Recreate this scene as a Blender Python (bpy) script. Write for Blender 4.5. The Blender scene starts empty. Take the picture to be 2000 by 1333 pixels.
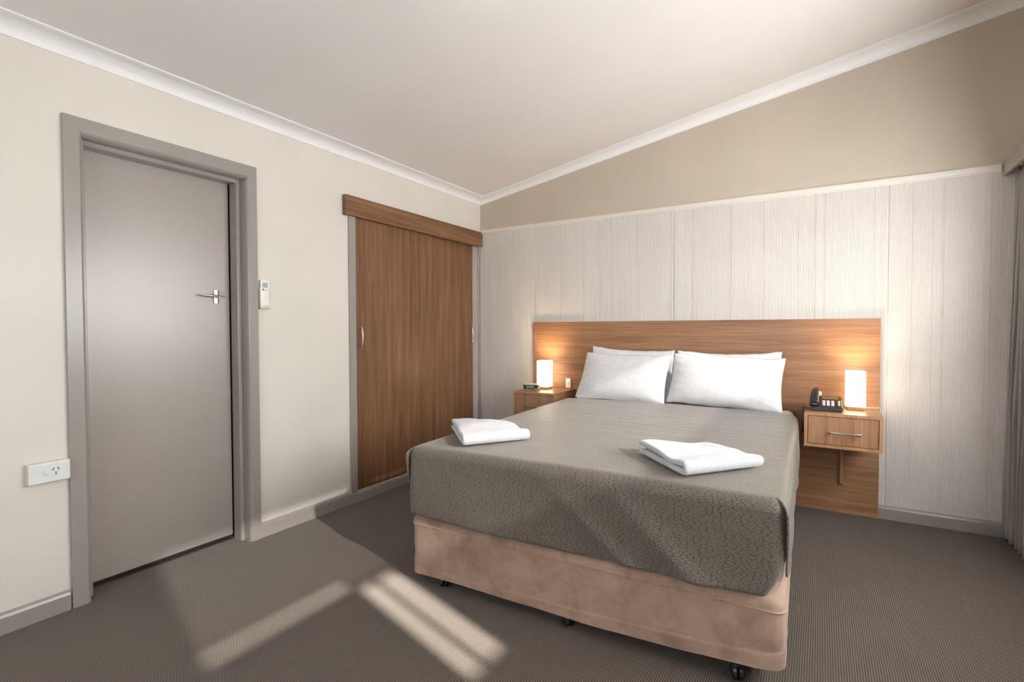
import bpy, bmesh, math, random
from mathutils import Vector, Matrix, noise
random.seed(7)
S = bpy.context.scene
COL = S.collection
PI = math.pi
# ------------------------------------------------------------------ camera
# room axes: left wall x=0, bed wall y=0, floor z=0
cam_d = bpy.data.cameras.new('camera')
cam = bpy.data.objects.new('camera', cam_d); COL.objects.link(cam)
cam_d.sensor_width = 36.0; cam_d.lens = 982.42 * 36 / 2000; cam_d.clip_start = 0.02
yaw, pitch, roll = math.radians(31.4955), math.radians(-1.29675), math.radians(-0.14473)
fw = Vector((-math.sin(yaw) * math.cos(pitch), math.cos(yaw) * math.cos(pitch), math.sin(pitch)))
rt = Vector((math.cos(yaw), math.sin(yaw), 0)); up = rt.cross(fw)
r2 = rt * math.cos(roll) + up * math.sin(roll); u2 = -rt * math.sin(roll) + up * math.cos(roll)
M = Matrix((r2, u2, -fw)).transposed().to_4x4(); M.translation = (2.7526, -3.9234, 1.2)
cam.matrix_world = M
S.camera = cam
# ------------------------------------------------------------------ world, sun, daylight, exposure
world = bpy.data.worlds.new('sky'); S.world = world; world.use_nodes = True
bg = world.node_tree.nodes['Background']
bg.inputs[0].default_value = (0.80, 0.90, 1.0, 1); bg.inputs[1].default_value = 3.0
sun_d = bpy.data.lights.new('sun', 'SUN'); sun = bpy.data.objects.new('sun', sun_d); COL.objects.link(sun)
SUN_EL = math.radians(26)
sdir = Vector((-0.963 * math.cos(SUN_EL), 0.27 * math.cos(SUN_EL), -math.sin(SUN_EL)))
sun.rotation_euler = sdir.to_track_quat('-Z', 'Y').to_euler()
sun.location = (9, -5.5, 5)
sun_d.energy = 27.0; sun_d.angle = math.radians(1.2); sun_d.color = (1, 0.94, 0.86)
def area(name, loc, rot, sx, sy, e, colr):
    d = bpy.data.lights.new(name, 'AREA'); o = bpy.data.objects.new(name, d); COL.objects.link(o)
    d.shape = 'RECTANGLE'; d.size = sx; d.size_y = sy; d.energy = e; d.color = colr
    o.location = loc; o.rotation_euler = rot
    return o
area('window_daylight', (3.785, -1.42, 1.56), (0, math.radians(90), 0), 1.0, 2.05, 30, (0.90, 0.95, 1.0))
area('rear_fill', (1.9, -5.32, 1.5), (math.radians(90), 0, 0), 2.2, 1.2, 13, (0.96, 0.97, 1.0))  # fill light added behind the camera, no known source there
S.view_settings.view_transform = 'Standard'; S.view_settings.look = 'None'
S.view_settings.exposure = 0.20; S.view_settings.gamma = 1.0; S.view_settings.use_curve_mapping = False
S.cycles.max_bounces = 10; S.cycles.diffuse_bounces = 6; S.cycles.transparent_max_bounces = 12
S.cycles.sample_clamp_indirect = 6.0; S.cycles.caustics_reflective = False; S.cycles.caustics_refractive = False

# ------------------------------------------------------------------ materials
class NT:
    def __init__(s, name):
        s.m = bpy.data.materials.new(name); s.m.use_nodes = True
        s.t = s.m.node_tree; s.n = s.t.nodes; s.bsdf = s.n['Principled BSDF']; s.out = s.n['Material Output']
    def add(s, typ, **kw):
        nd = s.n.new('ShaderNode' + typ)
        for k, v in kw.items(): setattr(nd, k, v)
        return nd
    def link(s, a, b): s.t.links.new(a, b)
    def set(s, **kw):
        for k, v in kw.items():
            s.bsdf.inputs[k.replace('_', ' ')].default_value = v
    def coords(s, scale=(1, 1, 1), kind='Object', loc=(0, 0, 0)):
        tc = s.add('TexCoord'); mp = s.add('Mapping'); mp.inputs['Scale'].default_value = scale
        mp.inputs['Location'].default_value = loc
        s.link(tc.outputs[kind], mp.inputs['Vector']); return mp.outputs[0]
    def noise(s, vec, scale=5, detail=3, rough=0.5, dist=0):
        nd = s.add('TexNoise'); nd.inputs['Scale'].default_value = scale; nd.inputs['Detail'].default_value = detail
        nd.inputs['Roughness'].default_value = rough; nd.inputs['Distortion'].default_value = dist
        s.link(vec, nd.inputs['Vector']); return nd
    def ramp(s, fac, stops):
        nd = s.add('ValToRGB'); el = nd.color_ramp.elements
        while len(el) < len(stops): el.new(0.5)
        for e, (p, c) in zip(el, stops): e.position = p; e.color = (*c, 1)
        s.link(fac, nd.inputs[0]); return nd.outputs[0]
    def bump(s, height, strength=0.3, dist=0.001, normal=None):
        nd = s.add('Bump'); nd.inputs['Strength'].default_value = strength; nd.inputs['Distance'].default_value = dist
        s.link(height, nd.inputs['Height'])
        if normal: s.link(normal, nd.inputs['Normal'])
        s.link(nd.outputs[0], s.bsdf.inputs['Normal']); return nd.outputs[0]
    def mix(s, fac, a, b, mode='MIX'):
        nd = s.add('Mix', data_type='RGBA', blend_type=mode)
        for sock, v in ((nd.inputs[0], fac), (nd.inputs[6], a), (nd.inputs[7], b)):
            if hasattr(v, 'node'): s.link(v, sock)
            elif isinstance(v, (int, float)): sock.default_value = v
            else: sock.default_value = (*v, 1)
        return nd.outputs[2]
    def base(s, c): s.link(c, s.bsdf.inputs['Base Color'])

def paint(name, c, rough=0.5, bump=0.15, scale=180, var=0.04, spec=0.5, streak=None):
    t = NT(name); v = t.coords()
    n = t.noise(v, 2.3, 4)
    lo = tuple(x * (1 - var) for x in c); hi = tuple(min(1, x * (1 + var)) for x in c)
    t.base(t.ramp(n.outputs[0], [(0.3, lo), (0.7, hi)]))
    t.set(Roughness=rough, Specular_IOR_Level=spec)
    v2 = t.coords(streak) if streak else v
    n2 = t.noise(v2, scale, 3)
    t.bump(n2.outputs[0], bump, 0.0006)
    return t.m
def plain(name, c, rough=0.4, metal=0.0, spec=0.5, bump=None, sheen=0.0):
    t = NT(name); v = t.coords(); n = t.noise(v, 30, 2)
    t.base(t.ramp(n.outputs[0], [(0.3, tuple(x * 0.96 for x in c)), (0.7, tuple(min(1, x * 1.04) for x in c))]))
    t.set(Roughness=rough, Metallic=metal, Specular_IOR_Level=spec)
    if sheen: t.set(Sheen_Weight=sheen, Sheen_Roughness=0.5)
    if bump: t.bump(t.noise(v, bump[0], 3).outputs[0], bump[1], bump[2])
    return t.m
def wood(name, axis, dark, mid, light, rough=0.38, spec=0.4):
    t = NT(name)
    a = [34, 34, 34]; a[axis] = 1.3
    b = [190, 190, 190]; b[axis] = 4.0
    c = [7, 7, 7]; c[axis] = 0.55
    n1 = t.noise(t.coords(tuple(a)), 1.0, 5, 0.6, 0.7)
    n2 = t.noise(t.coords(tuple(b)), 1.0, 2, 0.5, 0.2)
    n3 = t.noise(t.coords(tuple(c), loc=(3, 1, 5)), 1.0, 3, 0.5, 1.2)
    base = t.ramp(n1.outputs[0], [(0.28, dark), (0.5, mid), (0.74, light)])
    wide = t.ramp(n3.outputs[0], [(0.3, (0.86, 0.84, 0.82)), (0.7, (1.1, 1.1, 1.1))])
    fine = t.ramp(n2.outputs[0], [(0.32, (0.80, 0.77, 0.75)), (0.55, (1.03, 1.03, 1.03))])
    t.base(t.mix(1.0, t.mix(1.0, base, wide, 'MULTIPLY'), fine, 'MULTIPLY'))
    t.set(Roughness=rough, Specular_IOR_Level=spec)
    t.bump(n2.outputs[0], 0.08, 0.0004)
    return t.m
MT = {}
MT['wall'] = paint('cream_wall_paint', (0.70, 0.668, 0.618), 0.55, 0.12, 220)
MT['wall_bed'] = paint('beige_wall_paint', (0.535, 0.462, 0.378), 0.6, 0.12, 220)
MT['panel'] = paint('panel_white_paint', (0.650, 0.612, 0.578), 0.42, 0.05, 120)
MT['rail'] = paint('rail_white_paint', (0.72, 0.68, 0.63), 0.4, 0.05, 120)
MT['ceiling'] = paint('ceiling_paint', (0.755, 0.73, 0.73), 0.7, 0.05, 150, 0.015)
MT['cornice'] = paint('cornice_paint', (0.83, 0.83, 0.85), 0.55, 0.03, 150, 0.01)
MT['grey'] = paint('grey_gloss_paint', (0.315, 0.29, 0.27), 0.27, 0.5, 60, 0.06, 0.6, (1, 1, 0.12))
MT['door'] = paint('grey_door_paint', (0.34, 0.305, 0.28), 0.31, 0.12, 24, 0.04, 0.9)
WD, WM, WL = (0.245, 0.124, 0.064), (0.325, 0.173, 0.092), (0.395, 0.222, 0.124)
MT['wood_h'] = wood('walnut_laminate_horizontal', 0, WD, WM, WL)
MT['wood_v'] = wood('walnut_laminate_vertical', 2, (0.150, 0.073, 0.036), (0.215, 0.110, 0.056), (0.285, 0.156, 0.084))
MT['wood_p'] = wood('walnut_laminate_pelmet', 1, (0.150, 0.073, 0.036), (0.215, 0.110, 0.056), (0.285, 0.156, 0.084))
MT['wood_d'] = wood('walnut_laminate_drawer', 2, (0.28, 0.145, 0.076), (0.36, 0.195, 0.105), (0.43, 0.245, 0.138))
MT['wood_edge'] = wood('walnut_edge_band', 2, (0.34, 0.19, 0.10), (0.42, 0.24, 0.125), (0.47, 0.28, 0.15))
MT['nickel'] = plain('satin_nickel', (0.62, 0.59, 0.55), 0.22, 1.0)
MT['white_plastic'] = plain('white_plastic', (0.80, 0.80, 0.78), 0.3)
MT['cream_plastic'] = plain('cream_plastic', (0.66, 0.60, 0.50), 0.4)
MT['outlet'] = plain('outlet_gloss_white', (0.76, 0.79, 0.80), 0.18)
MT['black'] = plain('black_plastic', (0.018, 0.017, 0.017), 0.28, 0, 0.6)
MT['dark_rubber'] = plain('castor_plastic', (0.02, 0.02, 0.022), 0.25)
MT['silver'] = plain('silver_plastic', (0.55, 0.53, 0.50), 0.35, 0.3)
MT['lcd'] = plain('lcd_green', (0.22, 0.28, 0.14), 0.2)
MT['lcd_grey'] = plain('lcd_grey', (0.38, 0.45, 0.43), 0.2)
MT['lcd_amber'] = plain('phone_display', (0.18, 0.12, 0.06), 0.1)
MT['red_button'] = plain('red_button', (0.35, 0.07, 0.05), 0.4)
MT['grey_button'] = plain('grey_button', (0.30, 0.29, 0.28), 0.4)
MT['key'] = plain('phone_key', (0.62, 0.60, 0.58), 0.35)
MT['slot'] = plain('slot_black', (0.01, 0.01, 0.01), 0.5)
MT['void'] = plain('dark_interior_shade', (0.05, 0.035, 0.025), 0.8)  # shade of closed spaces painted as near-black, passage and door gap included
MT['cord_white'] = plain('white_cord', (0.78, 0.76, 0.72), 0.4)
MT['cotton'] = plain('white_cotton', (0.72, 0.72, 0.745), 0.85, 0, 0.2, (700, 0.15, 0.0005), 0.15)
MT['sheet'] = plain('white_sheet', (0.76, 0.76, 0.77), 0.85, 0, 0.2, (700, 0.15, 0.0005))
MT['towel'] = plain('white_terry', (0.52, 0.53, 0.575), 0.95, 0, 0.1, (420, 0.8, 0.002), 0.4)
MT['aluminium'] = plain('aluminium_frame', (0.60, 0.60, 0.60), 0.35, 0.8)

def carpet():
    t = NT('loop_pile_carpet')
    tc = t.add('TexCoord'); sp = t.add('SeparateXYZ'); cb = t.add('CombineXYZ')
    t.link(tc.outputs['Object'], sp.inputs[0]); t.link(sp.outputs[1], cb.inputs[0]); t.link(sp.outputs[0], cb.inputs[1])
    wob = t.noise(tc.outputs['Object'], 45, 2)
    def mth(op, a, b=None, c=None):
        nd = t.add('Math', operation=op)
        for k, v in enumerate((a, b, c)):
            if v is None: continue
            if hasattr(v, 'node'): t.link(v, nd.inputs[k])
            else: nd.inputs[k].default_value = v
        return nd.outputs[0]
    def tri(v): return mth('SUBTRACT', 1.0, mth('ABSOLUTE', mth('MULTIPLY_ADD', mth('FRACT', v), 2.0, -1.0)))
    xr = mth('MULTIPLY_ADD', wob.outputs[0], 0.35, mth('DIVIDE', sp.outputs[0], 0.0079))
    row = mth('FLOOR', xr)
    yr = mth('ADD', mth('DIVIDE', sp.outputs[1], 0.0105), mth('MULTIPLY', row, 0.37))
    rib = mth('POWER', tri(xr), 0.7); lp = mth('POWER', tri(yr), 0.6)
    hgt = mth('MULTIPLY', rib, mth('MULTIPLY_ADD', lp, 0.45, 0.55))
    pile = t.ramp(hgt, [(0.05, (0.022, 0.0175, 0.014)), (0.45, (0.096, 0.076, 0.060)), (0.9, (0.180, 0.146, 0.117))])
    n = t.noise(tc.outputs['Object'], 1.2, 3); n2 = t.noise(tc.outputs['Object'], 900, 2)
    c = t.mix(1.0, pile, t.ramp(n.outputs[0], [(0.3, (0.93, 0.93, 0.93)), (0.7, (1.06, 1.05, 1.04))]), 'MULTIPLY')
    c = t.mix(1.0, c, t.ramp(n2.outputs[0], [(0.3, (0.75, 0.75, 0.75)), (0.7, (1.2, 1.2, 1.2))]), 'MULTIPLY')
    t.base(c); t.set(Roughness=0.95, Specular_IOR_Level=0.1, Sheen_Weight=0.15)
    t.bump(hgt, 0.6, 0.003)
    return t.m
MT['carpet'] = carpet()
def spread_mat():
    t = NT('taupe_crackle_coverlet')
    v = t.coords((1, 1, 1), 'UV')
    nz = t.noise(v, 70, 2)
    mx = t.add('Mix', data_type='VECTOR'); mx.inputs[0].default_value = 0.008
    t.link(v, mx.inputs[4]); t.link(nz.outputs['Color'], mx.inputs[5])
    mp = t.add('Mapping'); mp.inputs['Scale'].default_value = (46, 128, 1); t.link(mx.outputs[1], mp.inputs['Vector'])
    vo = t.add('TexVoronoi', feature='DISTANCE_TO_EDGE', voronoi_dimensions='2D'); vo.inputs['Scale'].default_value = 1.0
    t.link(mp.outputs[0], vo.inputs['Vector'])
    line = t.ramp(vo.outputs[0], [(0.022, (0, 0, 0)), (0.088, (1, 1, 1))])
    brk = t.noise(v, 22, 2)
    bk = t.ramp(brk.outputs[0], [(0.50, (0, 0, 0)), (0.72, (0.5, 0.5, 0.5))])
    line2 = t.mix(1.0, line, bk, 'ADD')
    th = t.noise(t.coords((60, 900, 1), 'UV'), 1.0, 2)
    cloth = t.ramp(th.outputs[0], [(0.3, (0.112, 0.094, 0.076)), (0.7, (0.165, 0.141, 0.115))])
    t.base(t.mix(line2, (0.034, 0.028, 0.022), cloth))
    t.set(Roughness=0.48, Specular_IOR_Level=0.4, Sheen_Weight=0.3, Sheen_Roughness=0.4)
    t.bump(line2, 0.5, 0.0015)
    return t.m
MT['spread'] = spread_mat()
def suede():
    t = NT('pink_brown_suede'); v = t.coords()
    n = t.noise(v, 8, 5, 0.65, 0.25); n2 = t.noise(v, 1.7, 3, 0.5, 0.3)
    c = t.ramp(n.outputs[0], [(0.32, (0.275, 0.180, 0.134)), (0.5, (0.365, 0.250, 0.192)), (0.7, (0.430, 0.308, 0.242))])
    c = t.mix(1.0, c, t.ramp(n2.outputs[0], [(0.3, (0.9, 0.9, 0.9)), (0.7, (1.06, 1.06, 1.06))]), 'MULTIPLY')
    t.base(c); t.set(Roughness=0.85, Specular_IOR_Level=0.15, Sheen_Weight=0.5, Sheen_Roughness=0.35)
    t.bump(n.outputs[0], 0.25, 0.004)
    return t.m
MT['suede'] = suede()
def curtain_mat():
    t = NT('grey_satin_curtain'); v = t.coords((400, 400, 8)); n = t.noise(v, 1, 2)
    t.base(t.ramp(n.outputs[0], [(0.3, (0.27, 0.245, 0.225)), (0.7, (0.33, 0.30, 0.275))]))
    t.set(Roughness=0.42, Specular_IOR_Level=0.5, Sheen_Weight=0.3)
    t.bump(n.outputs[0], 0.1, 0.0005); return t.m
MT['curtain'] = curtain_mat()
def emis(name, c, e):
    t = NT(name); v = t.coords(); n = t.noise(v, 4, 1)
    t.base(t.ramp(n.outputs[0], [(0.0, (0.85, 0.83, 0.8)), (1.0, (0.9, 0.88, 0.85))]))
    t.set(Roughness=0.4, Emission_Strength=e); t.bsdf.inputs['Emission Color'].default_value = (*c, 1)
    return t.m
MT['shade'] = emis('lit_opal_glass', (1.0, 0.78, 0.50), 6.0)
MT['diffuser'] = emis('lit_ceiling_diffuser', (1.0, 0.95, 0.9), 3.2)
def glassy(name, trans, frost):
    t = NT(name); tr = t.add('BsdfTransparent'); mx = t.add('MixShader'); mx.inputs[0].default_value = trans
    n = t.noise(t.coords(), 12, 2)
    if frost:
        o = t.add('BsdfTranslucent'); t.link(t.ramp(n.outputs[0], [(0, (0.78, 0.78, 0.76)), (1, (0.84, 0.84, 0.82))]), o.inputs[0])
    else:
        o = t.add('BsdfGlossy'); o.inputs['Roughness'].default_value = 0.03
        t.link(t.ramp(n.outputs[0], [(0, (0.9, 0.9, 0.9)), (1, (0.95, 0.95, 0.95))]), o.inputs[0])
    t.link(o.outputs[0], mx.inputs[1]); t.link(tr.outputs[0], mx.inputs[2]); t.link(mx.outputs[0], t.out.inputs[0])
    return t.m
MT['glass'] = glassy('clear_window_glass', 0.92, False)
MT['sun_diffuser'] = glassy('sun_diffusing_pane', 0.0, True)  # unseen frosting, added to keep direct sun off the floor
MT['sunshade'] = glassy('sun_dimming_fabric', 0.32, True)  # unseen fabric, added to let part of the sun through
MT['ground'] = paint('concrete_outside', (0.42, 0.40, 0.37), 0.9, 0.3, 40)

# ------------------------------------------------------------------ mesh helpers
ROOT = {}
def obj(name, bm, mat, parent=None, smooth=False, recalc=True):
    if recalc: bmesh.ops.recalc_face_normals(bm, faces=bm.faces)
    root = parent
    while root is not None and root.parent is not None: root = root.parent
    if root is not None and root.type == 'EMPTY':
        bmesh.ops.translate(bm, verts=bm.verts, vec=-Vector(root.location))
    me = bpy.data.meshes.new(name); bm.to_mesh(me); bm.free()
    if smooth:
        for p in me.polygons: p.use_smooth = True
    me.materials.append(MT[mat])
    o = bpy.data.objects.new(name, me); COL.objects.link(o)
    if parent: o.parent = parent
    return o
def tag(o, label, cat, group=None):
    o['label'] = label; o['category'] = cat
    if group: o['group'] = group
    return o
def struct(name, bm, mat, **k):
    o = obj(name, bm, mat, **k); o['kind'] = 'structure'; return o
def thing(name, label, cat, loc, group=None):
    o = bpy.data.objects.new(name, None); COL.objects.link(o); o.location = loc
    o.empty_display_size = 0.05
    return tag(o, label, cat, group)
def autosmooth(o, ang=40):
    for p in o.data.polygons: p.use_smooth = True
    o.data.set_sharp_from_angle(angle=math.radians(ang)); return o
def box(bm, x0, x1, y0, y1, z0, z1, bev=0, seg=2):
    vs = [bm.verts.new((x, y, z)) for x in (x0, x1) for y in (y0, y1) for z in (z0, z1)]
    fs = [bm.faces.new([vs[i] for i in q]) for q in ((0, 1, 3, 2), (4, 6, 7, 5), (0, 4, 5, 1), (2, 3, 7, 6), (0, 2, 6, 4), (1, 5, 7, 3))]
    if bev:
        es = set(e for f in fs for e in f.edges)
        bmesh.ops.bevel(bm, geom=list(es), offset=bev, segments=seg, profile=0.5, affect='EDGES')
    return vs
def B(x0, x1, y0, y1, z0, z1, bev=0, seg=2):
    bm = bmesh.new(); box(bm, x0, x1, y0, y1, z0, z1, bev, seg); return bm
def extrude_poly(bm, pts, vec):
    a = [bm.verts.new(p) for p in pts]; b = [bm.verts.new(Vector(p) + Vector(vec)) for p in pts]
    n = len(a)
    bm.faces.new(a); bm.faces.new(b[::-1])
    for i in range(n): bm.faces.new((a[i], b[i], b[(i + 1) % n], a[(i + 1) % n]))
    return bm
def tube(bm, pts, rad, seg=10, cap=True):
    pts = [Vector(p) for p in pts]; n = len(pts)
    if not hasattr(rad, '__len__'): rad = [rad] * n
    rings = []; prev = None
    for i, p in enumerate(pts):
        t = (pts[min(i + 1, n - 1)] - pts[max(i - 1, 0)]).normalized()
        if prev is None:
            u = t.orthogonal().normalized()
        else:
            u = (prev - t * prev.dot(t)).normalized()
        prev = u; w = t.cross(u); r = rad[i]
        ru, rw = (r if hasattr(r, '__len__') else (r, r))
        rings.append([bm.verts.new(p + u * math.cos(2 * PI * k / seg) * ru + w * math.sin(2 * PI * k / seg) * rw) for k in range(seg)])
    for a, b in zip(rings, rings[1:]):
        for k in range(seg): bm.faces.new((a[k], a[(k + 1) % seg], b[(k + 1) % seg], b[k]))
    if cap: bm.faces.new(rings[0][::-1]); bm.faces.new(rings[-1])
    return bm
def bez(p, n=16):
    p = [Vector(q) for q in p]; out = []
    for i in range(len(p) - 1):           # catmull-rom
        a, b, c, d = p[max(i - 1, 0)], p[i], p[i + 1], p[min(i + 2, len(p) - 1)]
        for k in range(n):
            t = k / n
            out.append(0.5 * ((2 * b) + (c - a) * t + (2 * a - 5 * b + 4 * c - d) * t * t + (3 * b - a - 3 * c + d) * t ** 3))
    out.append(p[-1]); return out
def grid(bm, fn, nu, nv, uvfn=None):
    vs = [[bm.verts.new(fn(i / nu, j / nv)) for j in range(nv + 1)] for i in range(nu + 1)]
    uv = bm.loops.layers.uv.verify() if uvfn else None
    for i in range(nu):
        for j in range(nv):
            f = bm.faces.new((vs[i][j], vs[i + 1][j], vs[i + 1][j + 1], vs[i][j + 1]))
            if uv:
                for l, (a, b) in zip(f.loops, ((i, j), (i + 1, j), (i + 1, j + 1), (i, j + 1))):
                    l[uv].uv = uvfn(a / nu, b / nv)
    return vs
def disc(bm, c, r, axis, depth, seg=32):
    c = Vector(c); ax = Vector(axis)
    return tube(bm, [c, c + ax * depth], r, seg)
def N(p, s=1.0): return noise.noise(Vector(p) * s)

# ================================================================== ROOM SHELL
W, D, T = 3.80, -5.4, 0.16
SL = 0.176
def cz(x): return 2.412 + SL * x
struct('floor', B(-0.9, W + T, D - T, T, -0.12, 0.0), 'carpet')
bm = bmesh.new()
extrude_poly(bm, [(-T, D - T, cz(-T)), (W + T, D - T, cz(W + T)), (W + T, D - T, cz(W + T) + 0.1), (-T, D - T, cz(-T) + 0.1)], (0, -D + 2 * T, 0))
struct('ceiling', bm, 'ceiling')
# left wall with door and wardrobe openings
DY0, DY1, DZ = -3.022, -2.287, 2.05          # door opening
WY0, WY1, WZ0, WZ1 = -1.515, -0.055, 0.07, 2.05
bm = bmesh.new()
zt = cz(0)
for y0, y1, z0, z1 in ((D - T, DY0, 0, zt), (DY0, DY1, DZ, zt), (DY1, WY0, 0, zt), (WY0, WY1, WZ1, zt), (WY0, WY1, 0, WZ0), (WY1, 0, 0, zt)):
    box(bm, -T, 0, y0, y1, z0, z1)
wall_left = struct('wall_left', bm, 'wall')
# bed wall: beige upper wall, grooved panels below
bm = bmesh.new()
extrude_poly(bm, [(-T, 0, 0), (W + T, 0, 0), (W + T, 0, cz(W + T)), (-T, 0, cz(-T))], (0, T, 0))
wall_back = struct('wall_back', bm, 'wall_bed')
# right wall with window opening
KY0, KY1, KZ0, KZ1 = -3.86, -0.36, 1.03, 2.10
bm = bmesh.new(); zt = cz(W)
for y0, y1, z0, z1 in ((D - T, KY0, 0, zt), (KY1, 0, 0, zt), (KY0, KY1, 0, KZ0), (KY0, KY1, KZ1, zt)):
    box(bm, W, W + T, y0, y1, z0, z1)
struct('wall_right', bm, 'wall_bed')
# rear wall (behind the camera) with an opening added for the fill light
bm = bmesh.new()
for x0, x1, z0, z1 in ((0, 0.75, 0, 1), (0.75, 3.05, 0, 0.85), (3.05, W, 0, 1), (0.75, 3.05, 2.15, 1)):
    if z1 == 1: extrude_poly(bm, [(x0, D, z0), (x1, D, z0), (x1, D, cz(x1)), (x0, D, cz(x0))], (0, -T, 0))
    else: box(bm, x0, x1, D - T, D, z0, z1)
struct('wall_rear', bm, 'wall')
bm = bmesh.new(); box(bm, -8, -0.95, -14, 10, -0.2, -0.13); box(bm, W + T + 0.02, 14, -14, 10, -0.2, -0.13)
box(bm, -0.95, W + T + 0.02, -14, D - T - 0.02, -0.2, -0.13)
struct('ground_outside', bm, 'ground')
# grooved wall sheets
def sheet(x0, x1, seed):
    rnd = random.Random(seed); z0, z1 = 0.0, 2.10; th = 0.009
    pts = []; x = x0 + 0.0006; period = 0.0093
    pts.append((x0, 0.0005)); nxt = x0 + rnd.uniform(0.10, 0.2)
    while x < x1 - period - 0.002:
        if x > nxt:
            pts += [(x, th), (x + 0.0012, th - 0.0023), (x + 0.0034, th - 0.0023), (x + 0.0046, th)]
            x += 0.0056; nxt = x + rnd.choice([0.045, 0.09, 0.135, 0.20, 0.26])
            continue
        d = rnd.uniform(0.0010, 0.0019)
        pts += [(x, th - d), (x + period * 0.22, th), (x + period * 0.72, th), (x + period * 0.94, th - d)]
        x += period
    pts += [(x1 - 0.0006, th), (x1, 0.0005)]
    bm = bmesh.new()
    a = [bm.verts.new((px, -py, z0)) for px, py in pts]; b = [bm.verts.new((px, -py, z1)) for px, py in pts]
    for i in range(len(a) - 1): bm.faces.new((a[i], a[i + 1], b[i + 1], b[i]))
    bm.faces.new(a[::-1]); bm.faces.new(b); bm.faces.new((a[0], b[0], b[-1], a[-1]))
    return bm
for i, (a, b_) in enumerate(((0.0, 0.598), (0.598, 1.80), (1.80, 3.112), (3.112, 3.80))):
    obj('grooved_panel', sheet(a, b_, 11 + i), 'panel', wall_back)
# dado rail, cornices, skirting
def run_profile(prof, axis, a, b):      # prof points in (out, z); axis 'x' runs on bed wall, 'y' on the left wall
    bm = bmesh.new()
    if axis == 'x': extrude_poly(bm, [(a, -o, z) for o, z in prof], (b - a, 0, 0))
    else: extrude_poly(bm, [(o, a, z) for o, z in prof], (0, b - a, 0))
    return bm
struct('trim_1', run_profile([(0, 2.093), (0.012, 2.093), (0.017, 2.101), (0.022, 2.104), (0.024, 2.110), (0.024, 2.130), (0.020, 2.135), (0, 2.135)], 'x', 0.022, 3.622), 'rail')
def cove(n=10):
    p = [(0, 0), (0.006, 0), (0.006, 0.006)]
    for k in range(n + 1):
        a = k / n * PI / 2
        p.append((0.006 + 0.066 * (1 - math.cos(a)), 0.008 + 0.040 * math.sin(a)))
    return p
cl = [(o, 2.373 + z) for o, z in cove()]
cl += [(0.074, cz(0.074) - 0.006), (0.096, cz(0.096) - 0.006), (0.096, cz(0.096)), (0, cz(0))]
def cornice_left(y0, y1, dz):
    bm = bmesh.new(); extrude_poly(bm, [(o, y0, z + (dz if z < 2.39 else 0)) for o, z in cl], (0, y1 - y0, 0)); return bm
o = struct('trim_2', cornice_left(-1.505, 0.0, 0.0), 'cornice'); autosmooth(o, 30)
o = struct('trim_3', cornice_left(D, -1.505, -0.006), 'cornice'); autosmooth(o, 30)
bm = bmesh.new()
def back_ring(x, lo):           # cove between wall line and the sloping ceiling
    h = cz(x) - lo; p = [(0, 0), (0.006, 0), (0.006, 0.005)]
    for k in range(11):
        a = k / 10 * PI / 2; p.append((0.006 + 0.070 * (1 - math.cos(a)), 0.006 + (h - 0.013) * math.sin(a)))
    p += [(0.078, h - 0.006), (0.102, h - 0.006), (0.102, h + 0.002), (0, h + 0.002)]
    return [bm.verts.new((x, -o_, lo + z)) for o_, z in p]
ra, rb_ = back_ring(0.0, 2.373), back_ring(W, 2.373 + 0.1675 * W)
for k in range(len(ra)): bm.faces.new((ra[k], ra[(k + 1) % len(ra)], rb_[(k + 1) % len(ra)], rb_[k]))
bm.faces.new(ra[::-1]); bm.faces.new(rb_)
o = struct('trim_4', bm, 'cornice'); autosmooth(o, 30)
SK = [(0, 0), (0.016, 0), (0.016, 0.066), (0.012, 0.076), (0.004, 0.082), (0, 0.084)]
struct('baseboard_left', run_profile(SK, 'y', D, -3.093), 'grey')
struct('baseboard_left_middle', run_profile(SK, 'y', -2.232, -1.572), 'grey')
struct('baseboard_left_wardrobe', run_profile([(-0.05, 0), (0.016, 0), (0.016, 0.058), (0.012, 0.068), (-0.05, 0.072)], 'y', -1.572, -0.012), 'grey')
struct('baseboard_back', run_profile([(o_ + 0.009, z) for o_, z in SK], 'x', 0.0, W), 'grey')
# door frame
bm = bmesh.new()
AW = 0.066
def arch(bm):
    p = [(0, 0), (AW, 0), (AW, 0.018), (0.012, 0.020), (0.004, 0.014), (0, 0.006)]   # across, out
    yo0, yo1, zo = DY0 - AW + 0.002, DY1 + AW - 0.008, DZ + AW + 0.006
    yi0, yi1, zi = DY0 + 0.002, DY1 - 0.002, DZ - 0.002
    rings = []
    for (oy, oz, iy, iz) in ((yo0, 0, yi0, 0), (yo0, zo, yi0, zi), (yo1, zo, yi1, zi), (yo1, 0, yi1, 0)):
        rings.append([bm.verts.new((out, iy + (oy - iy) * a / AW, iz + (oz - iz) * a / AW)) for a, out in p])
    n = len(p)
    for a, b in zip(rings, rings[1:]):
        for k in range(n): bm.faces.new((a[k], a[(k + 1) % n], b[(k + 1) % n], b[k]))
    bm.faces.new(rings[0]); bm.faces.new(rings[-1][::-1])
arch(bm)
trim5 = struct('trim_5', bm, 'grey')
bm = bmesh.new()          # jamb lining and stops
box(bm, -T, 0.003, DY0, DY0 + 0.004, 0, DZ); box(bm, -T, 0.003, DY1 - 0.004, DY1, 0, DZ); box(bm, -T, 0.003, DY0, DY1, DZ - 0.004, DZ)
obj('jamb_lining', bm, 'grey', trim5)
bm = bmesh.new()
box(bm, -0.112, -0.042, DY0 + 0.004, DY0 + 0.026, 0, DZ - 0.004, 0.002, 1); box(bm, -0.112, -0.042, DY1 - 0.026, DY1 - 0.004, 0, DZ - 0.004, 0.002, 1)
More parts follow.
